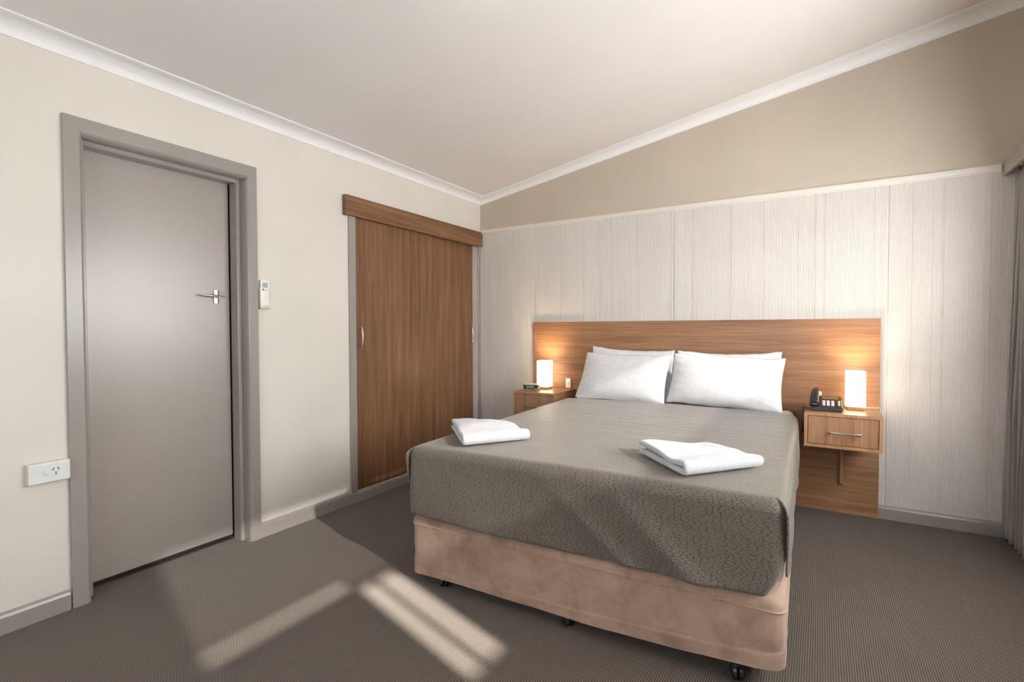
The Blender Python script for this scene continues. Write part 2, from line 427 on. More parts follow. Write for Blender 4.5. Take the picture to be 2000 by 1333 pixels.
box(bm, -0.112, -0.042, DY0 + 0.026, DY1 - 0.026, DZ - 0.026, DZ - 0.004, 0.002, 1)
obj('door_stop', bm, 'grey', trim5)
# door leaf with lever handle
LX = -0.116
door = struct('door_1', B(LX - 0.036, LX, -3.012, -2.318, 0.028, 2.036, 0.002, 1), 'door')
hy, hz = -2.393, 1.386
bm = bmesh.new()
ring = []
prof = [(-0.0135, 0.0), (-0.0135, 0.006), (-0.009, 0.012), (-0.003, 0.0145), (0.003, 0.0145), (0.009, 0.012), (0.0135, 0.006), (0.0135, 0.0)]
extrude_poly(bm, [(LX + b, hy + a, hz - 0.036) for a, b in prof], (0, 0, 0.072))
bmesh.ops.bevel(bm, geom=[e for e in bm.edges if abs(e.verts[0].co.z - e.verts[1].co.z) < 1e-6], offset=0.0025, segments=2, affect='EDGES')
pl = obj('handle_plate', bm, 'nickel', door); autosmooth(pl, 35)
bm = bmesh.new()
for dz in (0.029, -0.029): disc(bm, (LX + 0.0105, hy + 0.006, hz + dz), 0.003, (1, 0, 0), 0.002, 10)
obj('plate_screw', bm, 'slot', pl)
bm = bmesh.new()
pth = [(LX + 0.036, hy + 0.032 - t * 0.128, hz + 0.001 + 0.006 * t) for t in [k / 16 for k in range(17)]]
rd = []
for k in range(17):
    t = k / 16; w = max(0.08, math.sin(PI * min(1, max(0, (t * 0.97 + 0.015)))) ** 0.6)
    rd.append((0.0055 * w + 0.0006, 0.008 * w + 0.0006))
tube(bm, pth, rd, 14)
tube(bm, [(LX + 0.010, hy, hz), (LX + 0.036, hy, hz)], 0.0065, 14)
autosmooth(obj('lever', bm, 'nickel', door), 50)
# near-black strip: shade of the gap under the door, put into its colour
obj('door_gap_shade', B(LX - 0.036, LX - 0.002, -3.012, -2.318, 0.0, 0.006), 'void', door)

bm = bmesh.new()
box(bm, -0.80, -0.78, DY0 - 0.06, DY1 + 0.06, 0, 2.2); box(bm, -0.78, -T - 0.001, DY0 - 0.06, DY0 - 0.04, 0, 2.2); box(bm, -0.78, -T - 0.001, DY1 + 0.04, DY1 + 0.06, 0, 2.2)
box(bm, -0.78, -T - 0.001, DY0 - 0.06, DY1 + 0.06, 2.2, 2.22)
struct('passage_light_block', bm, 'void')  # unseen near-black box, added to stop outside light at the door gaps
# window in the right wall
win = struct('window_1', (lambda bm: (box(bm, 3.83, 3.87, KY0, KY1, KZ0, KZ0 + 0.03), box(bm, 3.83, 3.87, KY0, KY1, KZ1 - 0.04, KZ1),
      box(bm, 3.83, 3.87, KY0, KY0 + 0.04, KZ0, KZ1), box(bm, 3.83, 3.87, KY1 - 0.04, KY1, KZ0, KZ1),
      box(bm, 3.835, 3.865, KY0, KY1, 1.470, 1.495), bm)[-1])(bmesh.new()), 'aluminium')
GY0, GY1 = -3.145, -2.93      # clear gap added in the lower sash to shape the sun patch
for a, b_, m_ in ((KY0 + 0.04, GY0, 'sun_diffuser'), (GY0, GY1, 'glass'), (GY1, KY1 - 0.04, 'sun_diffuser')):  # frosted panes are unseen, put in to diffuse the sun around the gap
    obj('pane', B(3.848, 3.852, a, b_, KZ0 + 0.03, 1.470), m_, win)
for a, b_ in ((KY0 + 0.04, -2.11), (-2.11, KY1 - 0.04)): obj('pane', B(3.848, 3.852, a, b_, 1.495, KZ1 - 0.04), 'glass', win)
obj('glazing_bar', B(3.842, 3.858, GY0 + 0.085, GY0 + 0.107, KZ0, 1.47), 'aluminium', win)
obj('window_sill', B(3.79, 3.96, KY0, KY1, KZ0 - 0.03, KZ0, 0.003, 1), 'grey', win)
for y0, y1, zb, lab in ((KY0 + 0.01, -3.1705, 1.500, 'sheer roller blind added to pass a slit of sun above the window rail, beside the camera'), (-3.17, KY1 - 0.01, 1.455, 'wide sheer roller blind added on the window to dim the sun, behind the grey curtain')):  # unseen blinds, added to shape the sunlight on floor and bed
    bl = tag(obj('added_sunshade', B(3.800, 3.802, y0, y1, zb + 0.008, KZ1), 'sunshade'), lab, 'sunshade', 'added sunshades on the window')
    obj('bottom_bar', B(3.797, 3.805, y0, y1, zb, zb + 0.008), 'white_plastic', bl)
    obj('roller', disc(bmesh.new(), (3.815, y0, KZ1 - 0.02), 0.018, (0, 1, 0), y1 - y0, 16), 'white_plastic', bl, True)
# unseen rear window, added to carry the fill light
added_win = struct('added_rear_window', (lambda bm: (box(bm, 0.75, 3.05, D - 0.09, D - 0.05, 0.85, 0.89), box(bm, 0.75, 3.05, D - 0.09, D - 0.05, 2.11, 2.15),
      box(bm, 0.75, 0.79, D - 0.09, D - 0.05, 0.85, 2.15), box(bm, 3.01, 3.05, D - 0.09, D - 0.05, 0.85, 2.15),
      box(bm, 1.88, 1.92, D - 0.09, D - 0.05, 0.85, 2.15), bm)[-1])(bmesh.new()), 'aluminium')
obj('pane', B(0.79, 1.88, D - 0.072, D - 0.068, 0.89, 2.11), 'glass', added_win)
obj('pane', B(1.92, 3.01, D - 0.072, D - 0.068, 0.89, 2.11), 'glass', added_win)

# ================================================================== WARDROBE (built in, sliding doors)
wd = thing('wardrobe', 'built-in wardrobe with two walnut sliding doors beside the bed', 'wardrobe', (0, -0.78, 0.07))
obj('top_board', B(0.001, 0.034, -1.615, -0.012, 1.978, 2.113, 0.0015, 1), 'wood_p', wd)
obj('side_frame', B(-0.05, 0.012, -1.570, -1.512, 0.0685, 1.980, 0.002, 1), 'grey', wd)
bm = bmesh.new(); box(bm, -0.05, 0.010, -0.052, -0.0105, 0.0685, 1.980, 0.002, 1); box(bm, -0.09, -0.05, -0.075, -0.0105, 0.0725, 1.980)
obj('side_frame', bm, 'grey', wd)
obj('track', B(0.010, 0.016, -0.040, -0.030, 0.09, 1.978), 'aluminium', wd)
bm = bmesh.new(); box(bm, -0.60, -0.58, WY0, WY1, 0.07, 2.05); box(bm, -0.60, -T, WY0 - 0.02, WY0, 0.07, 2.05); box(bm, -0.60, -T, WY1, WY1 + 0.02, 0.07, 2.05)
box(bm, -0.6, -T, WY0, WY1, 2.05, 2.07); box(bm, -0.6, -T, WY0, WY1, 0.05, 0.07)
obj('carcass', bm, 'void', wd)
def pull(parent, cen, along, out, L, r=0.0045, bow=0.012, stand=0.024):
    cen, along, out = Vector(cen), Vector(along), Vector(out)
    bm = bmesh.new()
    P = [cen + along * (t - 0.5) * L + out * (stand + bow * (1 - (2 * t - 1) ** 2)) for t in [k / 14 for k in range(15)]]
    tube(bm, P, [(r * 0.75 + r * 0.5 * abs(2 * k / 14 - 1), r * 0.9 + r * 0.7 * abs(2 * k / 14 - 1) ** 2) for k in range(15)], 12)
    for s in (-0.47, 0.47):
        q = cen + along * s * L; tube(bm, [q, q + out * stand], r * 0.95, 10)
    return autosmooth(obj('handle', bm, 'nickel', parent), 50)
d1 = obj('sliding_door', B(-0.030, -0.008, -1.510, -0.728, 0.076, 2.0, 0.001, 1), 'wood_v', wd)
d2 = obj('sliding_door', B(-0.062, -0.040, -0.760, -0.078, 0.076, 2.0, 0.001, 1), 'wood_v', wd)
pull(d1, (-0.008, -1.470, 1.150), (0, 0, 1), (1, 0, 0), 0.135)
pull(d2, (-0.040, -0.118, 1.152), (0, 0, 1), (1, 0, 0), 0.135)

# ================================================================== HEADBOARD
HX0, HX1, HZ = 0.597, 3.075, 1.265
hb = thing('headboard', 'wide walnut headboard panel reaching the floor behind the bed', 'headboard', (1.84, -0.03, 0))
bm = B(HX0, HX1 - 0.001, -0.031, -0.0098, 0.0, HZ, 0.0008, 1)
obj('panel', bm, 'wood_h', hb)
obj('edge_band', B(HX1 - 0.001, HX1 + 0.0006, -0.0312, -0.0096, 0.0, HZ), 'wood_edge', hb)
obj('edge_band', B(HX0 - 0.0006, HX0, -0.0312, -0.0096, 0.0, HZ), 'wood_edge', hb)
HF = -0.0314

# ================================================================== BEDSIDE CABINETS
def bedside(x0, x1, label, flip):
    zt, zb, yf = 0.698, 0.492, -0.410
    t = thing('bedside_cabinet', label, 'bedside cabinet', ((x0 + x1) / 2, -0.22, zb), 'floating bedside cabinets')
    th = 0.018
    bm = bmesh.new()
    for a in ((x0, x1, yf, HF, zt - th, zt), (x0, x1, yf, HF, zb, zb + th), (x0, x0 + th, yf, HF, zb + th, zt - th), (x1 - th, x1, yf, HF, zb + th, zt - th)):
        box(bm, *a, 0.0008, 1)
    box(bm, x0 + th, x1 - th, HF - 0.012, HF - 0.002, zb + th, zt - th)
    obj('carcass', bm, 'wood_h', t)
    bm = bmesh.new(); e = 0.0012
    for a in ((x0, x1, zt - th, zt), (x0, x1, zb, zb + th), (x0, x0 + th, zb + th, zt - th), (x1 - th, x1, zb + th, zt - th)):
        box(bm, a[0], a[1], yf - e, yf, a[2], a[3])
    obj('edge_band', bm, 'wood_edge', t)
    g = 0.0025
    dr = obj('drawer_front', B(x0 + th + g, x1 - th - g, yf + 0.003, yf + 0.021, zb + th + g, zt - th - g, 0.001, 1), 'wood_d', t)
    bm = bmesh.new(); box(bm, x0 + th + 0.012, x1 - th - 0.012, yf + 0.021, HF - 0.03, zb + th + 0.008, zb + th + 0.1)
    obj('drawer_box', bm, 'void', dr)
    pull(dr, ((x0 + x1) / 2 + (0.015 if not flip else 0), yf + 0.003, 0.588), (1, 0, 0), (0, -1, 0), 0.150, 0.0048, 0.010, 0.024)
    cx = (x0 + x1) / 2
    bm = bmesh.new()      # wooden support bracket under the cabinet, against the headboard
    extrude_poly(bm, [(cx, HF - 0.001, zb), (cx, HF - 0.001, 0.20), (cx, HF - 0.012, 0.19), (cx, HF - 0.022, 0.20), (cx, HF - 0.05, 0.44), (cx, HF - 0.10, zb)], (0.018, 0, 0))
    obj('bracket', bm, 'wood_edge', t)
    return t
bedside(2.675, 3.063, 'walnut bedside cabinet carrying the black telephone, near the curtain', False)
bedside(0.612, 0.994, 'walnut bedside cabinet carrying the clock radio, near the wardrobe', True)
NZ = 0.698

# ================================================================== BED BASE
ROT = math.radians(1.35)
BC = Vector((1.882, -2.132, 0))           # middle of the foot edge
ex, ey = Vector((math.cos(ROT), math.sin(ROT), 0)), Vector((-math.sin(ROT), math.cos(ROT), 0))
def bed(a, b, z): return BC + ex * a + ey * b + Vector((0, 0, z))      # a across, b from foot to head
HWB, LEN = 0.785, 2.05
def rrect(hw, l0, l1, r, n=8, hd=0.02):
    P = []
    for (cx, cy, a0, rr) in ((hw - r, l0 + r, -PI / 2, r), (hw - hd, l1 - hd, 0, hd), (-hw + hd, l1 - hd, PI / 2, hd), (-hw + r, l0 + r, PI, r)):
        for k in range(n + 1):
            a = a0 + k / n * PI / 2; P.append((cx + rr * math.cos(a), cy + rr * math.sin(a)))
    # densify long sides
    out = []
    for i, p in enumerate(P):
        q = P[(i + 1) % len(P)]; d = math.hypot(q[0] - p[0], q[1] - p[1]); m = max(1, int(d / 0.05))
        for k in range(m): out.append((p[0] + (q[0] - p[0]) * k / m, p[1] + (q[1] - p[1]) * k / m))
    return out
base = thing('bed_base', 'pink-brown suede ensemble bed base on castors under the coverlet', 'bed base', tuple(BC + ey * 1.0))
bm = bmesh.new()
P = rrect(HWB, 0, LEN, 0.045)
rows = []
ZS = [0.006 * k for k in range(17)] + [0.12, 0.17, 0.22, 0.265, 0.29, 0.305, 0.315, 0.322, 0.325]
K0 = 13
for k, zf in enumerate(ZS):
    row = []
    for (a, b) in P:
        h0 = 0.056 + 0.040 * max(0, (a / HWB)) ** 2 - 0.008 * max(0, -a / HWB) ** 3
        z = h0 + (0.325 - h0) * zf / 0.325
        ins = {21: 0.0, 22: 0.002, 23: 0.006, 24: 0.013, 25: 0.026}.get(k, 0.0)
        w = 0.0035 * N((a * 5, b * 5, zf * 9)) + 0.003 * N((a * 14, b * 14, zf * 20 + 7))
        if k in (20, 21): w += 0.002
        if b < 0.1 and zf < 0.028 + 0.045 * (a / HWB * 0.5 + 0.5) + 0.006 * N((a * 4, 0, 2)): w += 0.0035 * min(1, 1.6 * (a / HWB * 0.5 + 0.5))
        f = 1 - (ins - w) / HWB
        row.append(bm.verts.new(bed(a * f, 1.02 + (b - 1.02) * (1 - (ins - w) / 1.02), z)))
    rows.append(row)
for r0, r1 in zip(rows, rows[1:]):
    for i in range(len(P)): bm.faces.new((r0[i], r0[(i + 1) % len(P)], r1[(i + 1) % len(P)], r1[i]))
bm.faces.new(rows[-1]); bm.faces.new(rows[0][::-1])
autosmooth(obj('slip_cover', bm, 'suede', base), 60)
bm = bmesh.new()           # welt seam round the top
tube(bm, [bed(a * 1.004, 1.02 + (b - 1.02) * 1.003, 0.283 + 0.002 * N((a * 6, b * 6, 0))) for a, b in P] + [bed(P[0][0] * 1.004, 1.02 + (P[0][1] - 1.02) * 1.003, 0.283)], 0.0032, 8)
obj('welt_seam', bm, 'suede', base, True)
def castor(a, b, turn):
    c = bed(a, b, 0.030)
    ax = Vector((math.cos(turn), math.sin(turn), 0)); bm = bmesh.new()
    cs = obj('castor', (lambda bm: (tube(bm, [c + Vector((0, 0, 0.020)) , c + Vector((0, 0, 0.075))], 0.010, 12), box(bm, c.x - 0.018, c.x + 0.018, c.y - 0.018, c.y + 0.018, 0.050, 0.060), bm)[-1])(bmesh.new()), 'dark_rubber', base, True)
    for s in (-1, 1):
        tube(bm, [c + ax * s * q for q in (0.002, 0.005, 0.013, 0.019, 0.023)], [0.026, 0.0298, 0.0298, 0.025, 0.012], 24)
    autosmooth(obj('wheel', bm, 'dark_rubber', cs), 40)
for a, tn in ((-0.615, 0.5), (0.01, 0.9), (0.64, 0.3)): castor(a, 0.042, tn); castor(a, 1.96, tn)

# ================================================================== MATTRESS
ZM = 0.640
mt = thing('mattress', 'thick white queen mattress lying on the suede bed base', 'mattress', tuple(BC + ey * 1.0 + Vector((0, 0, 0.326))))
bm = bmesh.new()
P = rrect(0.765, 0.020, LEN - 0.0, 0.07, hd=0.03)
rows = []
for z, ins in ((0.3262, 0.02), (0.336, 0.006), (0.36, 0), (0.60, 0), (0.625, 0.006), (0.638, 0.022), (0.642, 0.05)):
    rows.append([bm.verts.new(bed(a * (1 - ins / 0.765), 1.03 + (b - 1.03) * (1 - ins / 1.02), z)) for a, b in P])
for r0, r1 in zip(rows, rows[1:]):
    for i in range(len(P)): bm.faces.new((r0[i], r0[(i + 1) % len(P)], r1[(i + 1) % len(P)], r1[i]))
bm.faces.new(rows[-1]); bm.faces.new(rows[0][::-1])
autosmooth(obj('fitted_cover', bm, 'sheet', mt), 60)

# ================================================================== COVERLET
HWS, R = 0.789, 0.042
def drop(d, r):         # d: distance past the start of the rounded edge -> (out, down)
    if d <= 0: return d, 0.0
    if d < r * PI / 2: return r * math.sin(d / r), r * (1 - math.cos(d / r))
    return r, r + d - r * PI / 2
def ztop(a, b):
    return 0.651 + 0.017 * (max(0, b) / 2.0) + 0.006 * math.cos(min(1, abs(a) / 0.78) * PI / 2) + 0.0022 * N((a * 4, b * 4, 3)) + 0.0016 * N((a * 5, b * 26, 9)) * max(0.15, min(1, b / 1.6))
sp = thing('coverlet', 'taupe crackle-patterned coverlet spread over the bed', 'coverlet', tuple(BC + ey * 1.0 + Vector((0, 0, 0.65))))
HEAD = 1.80
FD = 0.345            # length past the foot edge start
bm = bmesh.new()
nU, nV = 130, 150
def main_pt(s, t):
    a = -HWS + R + s * 2 * (HWS - R); dt = t * (HEAD + FD) - FD      # dt<0: over the foot
    fl = min(1, max(0, -dt) / FD)
    o, dn = drop(-dt, R)
    b = R - 0.016 - o if dt < 0 else R - 0.016 + dt * (HEAD - R + 0.016) / HEAD
    # the coverlet reaches the side-fold only on top; over the foot it hangs to the full width
    aa = a
    if dt < 0:
        aa = a * (1 + min(1, fl * 5) * (R + 0.001) / (HWS - R))
        side = max(0, a / HWS); aa -= 0.085 * fl ** 5 * side ** 9        # lower right corner pulled in
    z = ztop(a, max(0, b)) - dn
    f2 = fl ** 1.3
    hem = 0.022 * math.sin((a / HWS * 0.5 + 0.5) * PI) - 0.012
    z -= hem * fl
    wv = 0.010 * math.sin(a * 6.0 + z * 9 + 1.0) + 0.016 * N((a * 3 + z * 4, z * 3, 5)) + 0.020 * math.exp(-((a - 0.30 - (z - 0.5) * -1.1) / 0.06) ** 2) + 0.016 * math.exp(-((a - 0.05 - (z - 0.5) * -1.2) / 0.05) ** 2)
    b -= f2 * (wv + 0.004) if dt < 0 else 0
    b += min(1, fl * 4) * max(0, (abs(a) / (HWS - R) - 0.95) / 0.05) ** 2 * 0.035
    return bed(aa, b, z)
NF, NH = 30, 124
def tt(j): return (j / NF * FD if j <= NF else FD + (j - NF) / NH * HEAD) / (HEAD + FD)
grid(bm, lambda s, q: main_pt(s, tt(q * (NF + NH))), nU, NF + NH, lambda s, q: (s * 1.6, tt(q * (NF + NH)) * (HEAD + FD)))
side_len = 0.34
def side_pt(sgn):
    def f(s, t):          # s along bed, t over the edge
        b = R - 0.016 + s * (HEAD - R + 0.016) - 0.050 * max(0, 1 - s * 12) * min(1, t * 5)
        sl = side_len - 0.03 * s - (0.05 * max(0, 1 - s * 9) ** 1.5)
        d = t * sl
        o, dn = drop(d, R)
        a = HWS - R + o
        z = ztop(a, b) - dn
        bulge = 0.014 * math.sin(min(1, t * 1.15) * PI) + t * (0.006 * math.sin(b * 11) + 0.008 * N((b * 3, t * 2, sgn)))
        if sgn > 0: bulge += 0.018 * t * math.exp(-((b - 1.45) / 0.35) ** 2)
        bb = b + 0.075 * t ** 3 * max(0, 1 - s * 7)
        return bed(sgn * (a + max(-0.004, bulge * min(1, 0.25 + s * 8))), bb, z)
    return f
for sg in (-1, 1):
    grid(bm, side_pt(sg), NH, 26, lambda s, t, sg=sg: ((1.6 + t * side_len) if sg > 0 else -t * side_len, FD + s * HEAD))
bmesh.ops.remove_doubles(bm, verts=bm.verts, dist=0.002)
cov = obj('coverlet_cloth', bm, 'spread', sp, True)
md = cov.modifiers.new('thick', 'SOLIDIFY'); md.thickness = 0.006; md.offset = -1
# folded sheet edge showing at the head beside the pillows
bm = bmesh.new()
def sheet_pt(s, t):
    q = (2 * s - 1) * 0.90; b = 1.70 + t * 0.335
    o, dn = drop(abs(q) - 0.737, 0.038); a = math.copysign(0.737 + o, q)
    z = 0.6515 - dn
    return bed(a, b, z)
grid(bm, sheet_pt, 120, 8)
sh = tag(obj('top_sheet', bm, 'sheet', None, True), 'white sheet edge showing between the pillows and the coverlet', 'sheet')
md = sh.modifiers.new('thick', 'SOLIDIFY'); md.thickness = 0.004; md.offset = -1

# ================================================================== PILLOWS
def pillow(label, cx, cy, z0, w, h, th, tilt, yaw_, seed, sag=0.0, skew=0.0, rollz=0.0, narrow=0.0):
    t = tag(bpy.data.objects.new('pillow', None), label, 'pillow', 'white pillows at the headboard'); COL.objects.link(t)
    t.location = (cx, cy, z0)
    bm = bmesh.new(); nu, nv = 56, 40
    tl = math.radians(tilt)
    upv = Vector((0, math.sin(tl), math.cos(tl))); nrm = Vector((0, -math.cos(tl), math.sin(tl)))
    Rz = Matrix.Rotation(math.radians(yaw_), 3, 'Z')
    def P(sd):
        def f(s, q):
            u, v = 2 * s - 1, 2 * q - 1
            x = w / 2 * u * (1 - 0.045 * math.cos(v * PI / 2)) * (1 - narrow * (v + 1) / 2) + skew * (v + 1) / 2
            y = h / 2 * v * (1 - ((0.05 + sag) if v > 0 else 0.008) * math.cos(u * PI / 2)) + h / 2 + rollz * u
            f1 = max(0, (1 - abs(u) ** 3.2)) ** 0.62 * max(0, (1 - abs(v) ** 2.8)) ** 0.60
            d = th / 2 * f1 * (1 - 0.16 * v)
            cr = (abs(u) ** 4 + abs(v) ** 4)
            d += 0.003 * N((u * 2 + seed, v * 2, sd)) * f1
            ang = math.atan2(v * 0.7, u)
            d += 0.007 * math.sin(ang * 26 + 4 * N((u * 2, v * 2, seed))) * max(0, cr - 0.25) * f1
            if abs(u) == 1 or abs(v) == 1: d = 0.0
            wob = 0.006 * N((u * 4, v * 4, seed + 5)) * cr
            p = Vector((x, 0, 0)) + upv * (y + wob) + nrm * (sd * d)
            return Rz @ p + Vector((cx, cy, z0))
        return f
    grid(bm, P(1), nu, nv); grid(bm, P(-1), nu, nv)
    bmesh.ops.remove_doubles(bm, verts=bm.verts, dist=0.0004)
    body = obj('pillowcase', bm, 'cotton', t, True)
    return t
pillow('white pillow behind, on the wardrobe side, touching the headboard', 1.505, -0.142, 0.669, 0.655, 0.390, 0.075, 6, 0, 1.3, 0.075, 0.0, -0.012)
pillow('white pillow behind, on the telephone side, touching the headboard', 2.192, -0.142, 0.660, 0.690, 0.386, 0.075, 6, 0, 4.1, 0.065, 0.0, 0.0)
pillow('white front pillow nearest the wardrobe', 1.455, -0.288, 0.664, 0.700, 0.360, 0.130, 13, 0, 2.2, 0.0, 0.050, -0.004, 0.05)
pillow('white front pillow nearest the telephone', 2.185, -0.290, 0.671, 0.738, 0.352, 0.135, 13, 0, 6.6, 0.0, 0.022, -0.012, 0.03)

# ================================================================== TOWELS
def towel(label, FL, FR, BL, BR, H, seed, zs=0.655):
    bm = bmesh.new(); FL, FR, BL, BR = map(Vector, (FL, FR, BL, BR))
    g, L = 0.0035, 0.40
    hl = (H - 2 * g) / 2
    xs = [1.0, 0.985, 0.93, 0.82, 0.70, 0.58, 0.46, 0.35, 0.26, 0.19]
    path = [(x, hl / 2, 0, -1) for x in xs]                      # depth, height, outward normal
    for k in range(9):
        a = -PI / 2 - k / 8 * PI
        path.append((H / 2 / L + (H / 2 - hl / 2) * math.cos(a) / L, H / 2 + (H / 2 - hl / 2) * math.sin(a), math.cos(a), math.sin(a)))
    path += [(x, H - hl / 2, 0, 1) for x in xs[::-1]]
    n = len(path)
    def put(a, d, z, top):
        base = (FL * (1 - a) + FR * a) * (1 - d) + (BL * (1 - a) + BR * a) * d
        wv = 0.0
        if top > 0:
            wv = 0.007 * N((a * 4 + seed, d * 4, 0)) + 0.012 * N((a * 2.2 + seed, d * 2, 7)) - 0.009 * math.exp(-((d - 0.30) / 0.10) ** 2) - 0.006 * max(0, a - 0.7) / 0.3
        return bm.verts.new((base.x, base.y, zs + max(0.0, z) + wv * top))
    slices = [0, 0.006, 0.018, 0.04, 0.1, 0.2, 0.3, 0.4, 0.5, 0.6, 0.7, 0.8, 0.9, 0.96, 0.982, 0.994, 1]
    rows = []
    for a in slices:
        e = min(a, 1 - a); q = 1 - 0.45 * max(0, 1 - e / 0.03) ** 2
        out, inn = [], []
        for i, (d, z, nx, nz) in enumerate(path):
            tp = 0.45 if i in (0, n - 1) else 0.8 if i in (1, n - 2) else 1.0
            h = hl / 2 * q * tp; top = min(1, max(0, (z - H * 0.45) / (H * 0.3)))
            out.append(put(a, d + nx * h / L, z + nz * h, top)); inn.append(put(a, d - nx * h / L, z - nz * h, top))
        rows.append((out, inn))
    for (o0, i0), (o1, i1) in zip(rows, rows[1:]):
        r0, r1 = o0 + i0[::-1], o1 + i1[::-1]
        for i in range(2 * n): bm.faces.new((r0[i], r0[(i + 1) % (2 * n)], r1[(i + 1) % (2 * n)], r1[i]))
    for o_, i_ in (rows[0], rows[-1]):
        for k in range(n - 1): bm.faces.new((o_[k], o_[k + 1], i_[k + 1], i_[k]))
    o = obj('folded_towel', bm, 'towel', None, True)
    md = o.modifiers.new('sub', 'SUBSURF'); md.levels = 1; md.render_levels = 2
    return tag(o, label, 'towel', 'folded towels on the bed')
towel('folded white towel at the wardrobe-side edge of the bed', (1.370, -2.095), (1.560, -1.805), (1.050, -1.775), (1.315, -1.645), 0.058, 1.0, 0.6635)
towel('folded white towel nearer the telephone side, at the foot of the bed', (2.345, -2.060), (2.575, -1.755), (2.085, -1.785), (2.345, -1.650), 0.056, 5.0, 0.6635)

# ================================================================== BEDSIDE LAMPS
def lamp(cx, cy, rz, label, cordpts):
    t = thing('bedside_lamp', label, 'lamp', (cx, cy, NZ), 'bedside lamps')
    Rm = Matrix.Rotation(rz, 4, 'Z'); Tm = Matrix.Translation((cx, cy, 0))
    def tf(bm): bmesh.ops.transform(bm, matrix=Tm @ Rm, verts=bm.verts); return bm
    obj('lamp_base', tf(B(-0.046, 0.046, -0.046, 0.046, NZ + 0.0006, NZ + 0.022, 0.002, 1)), 'wood_edge', t)
    h = 0.052; z0, z1 = NZ + 0.0225, NZ + 0.240
    bm = bmesh.new()
    def ring(hh, z, r=0.012):
        out = []
        for sx, sy, a0 in ((1, -1, -PI / 2), (1, 1, 0), (-1, 1, PI / 2), (-1, -1, PI)):
            for k in range(5):
                a = a0 + k / 4 * PI / 2; out.append(bm.verts.new((sx * (hh - r) + r * math.cos(a), sy * (hh - r) + r * math.sin(a), z)))
        return out
    loops = [ring(h, z0), ring(h, z1 - 0.003), ring(h - 0.0015, z1), ring(h - 0.004, z1), ring(h - 0.005, z1 - 0.003), ring(h - 0.005, z0 + 0.004)]
    for a, b in zip(loops, loops[1:]):
        for k in range(20): bm.faces.new((a[k], a[(k + 1) % 20], b[(k + 1) % 20], b[k]))
    bm.faces.new(loops[0][::-1]); bm.faces.new(loops[-1])
    autosmooth(obj('lamp_shade', tf(bm), 'shade', t), 40)
    bm = bmesh.new(); tube(bm, bez(cordpts, 10), 0.0028, 8)
    obj('power_cord', bm, 'cord_white', t, True)
    ld = bpy.data.lights.new('lamp_bulb', 'POINT'); lo = bpy.data.objects.new('lamp_bulb', ld); COL.objects.link(lo)
    ld.energy = 6.5; ld.color = (1.0, 0.70, 0.42); ld.shadow_soft_size = 0.02; lo.parent = t; lo.location = (0, 0, 0.188)
lamp(2.942, -0.150, 0.0, 'lit white cuboid lamp beside the telephone', [(2.99, -0.135, NZ + 0.010), (3.02, -0.12, NZ + 0.012), (3.05, -0.10, NZ + 0.009), (3.070, -0.085, NZ + 0.006), (3.076, -0.08, NZ - 0.04), (3.080, -0.06, NZ - 0.2)])
lamp(0.765, -0.150, 0.0, 'lit white cuboid lamp beside the clock radio', [(0.72, -0.12, NZ + 0.010), (0.68, -0.10, NZ + 0.008), (0.64, -0.06, NZ + 0.008), (0.606, -0.05, NZ + 0.007), (0.600, -0.05, NZ - 0.05), (0.598, -0.045, NZ - 0.2)])

# ================================================================== TELEPHONE
ph = thing('telephone', 'black corded desk telephone on the bedside cabinet', 'telephone', (2.785, -0.24, NZ))
PX0, PX1, PY0, PY1 = 2.700, 2.874, -0.335, -0.150
bm = bmesh.new()
extrude_poly(bm, [(PX0, PY0, NZ + 0.001), (PX0, PY1, NZ + 0.001), (PX0, PY1, NZ + 0.072), (PX0, PY1 - 0.012, NZ + 0.076), (PX0, PY0 + 0.006, NZ + 0.028), (PX0, PY0, NZ + 0.020)], (PX1 - PX0, 0, 0))
bmesh.ops.bevel(bm, geom=list(bm.edges), offset=0.006, segments=3, affect='EDGES')
body = autosmooth(obj('phone_body', bm, 'black', ph), 40)
sl = (0.048) / (PY1 - 0.012 - PY0 - 0.006)
def pz(y): return NZ + 0.028 + (y - PY0 - 0.006) * sl
def slab(x0, x1, y0, y1, up_, m, name, par, bev=0.0012):
    bm = bmesh.new(); box(bm, x0, x1, y0, y1, 0, up_, bev, 1)
    for v in bm.verts: v.co.z += pz(v.co.y) - 0.0008
    return obj(name, bm, m, par)
slab(PX0 + 0.064, PX0 + 0.148, PY1 - 0.062, PY1 - 0.024, 0.0025, 'lcd_amber', 'display', body)
slab(PX0 + 0.058, PX0 + 0.154, PY1 - 0.068, PY1 - 0.018, 0.0015, 'black', 'display_frame', body)
for r in range(4):
    for c_ in range(3):
        x = PX0 + 0.068 + c_ * 0.023; y = PY0 + 0.022 + r * 0.020
        slab(x, x + 0.016, y, y + 0.012, 0.0045, 'key', 'key', body)
slab(PX0 + 0.150, PX0 + 0.160, PY0 + 0.03, PY0 + 0.10, 0.0030, 'silver', 'function_strip', body)
bm = bmesh.new()          # handset arched along the left side
hx = PX0 + 0.028
pth = bez([(hx, PY0 + 0.006, pz(PY0) + 0.020), (hx, PY0 + 0.020, pz(PY0 + 0.02) + 0.034), (hx, PY0 + 0.06, pz(PY0 + 0.06) + 0.046), (hx, PY0 + 0.12, pz(PY0 + 0.12) + 0.044), (hx, PY1 - 0.022, pz(PY1 - 0.02) + 0.034), (hx, PY1 - 0.006, pz(PY1) + 0.014)], 6)
tube(bm, pth, [(0.016, 0.025)] * len(pth), 16)
box(bm, hx - 0.023, hx + 0.023, PY0 + 0.002, PY0 + 0.046, pz(PY0 + 0.02) - 0.004, pz(PY0 + 0.02) + 0.034, 0.008, 3)
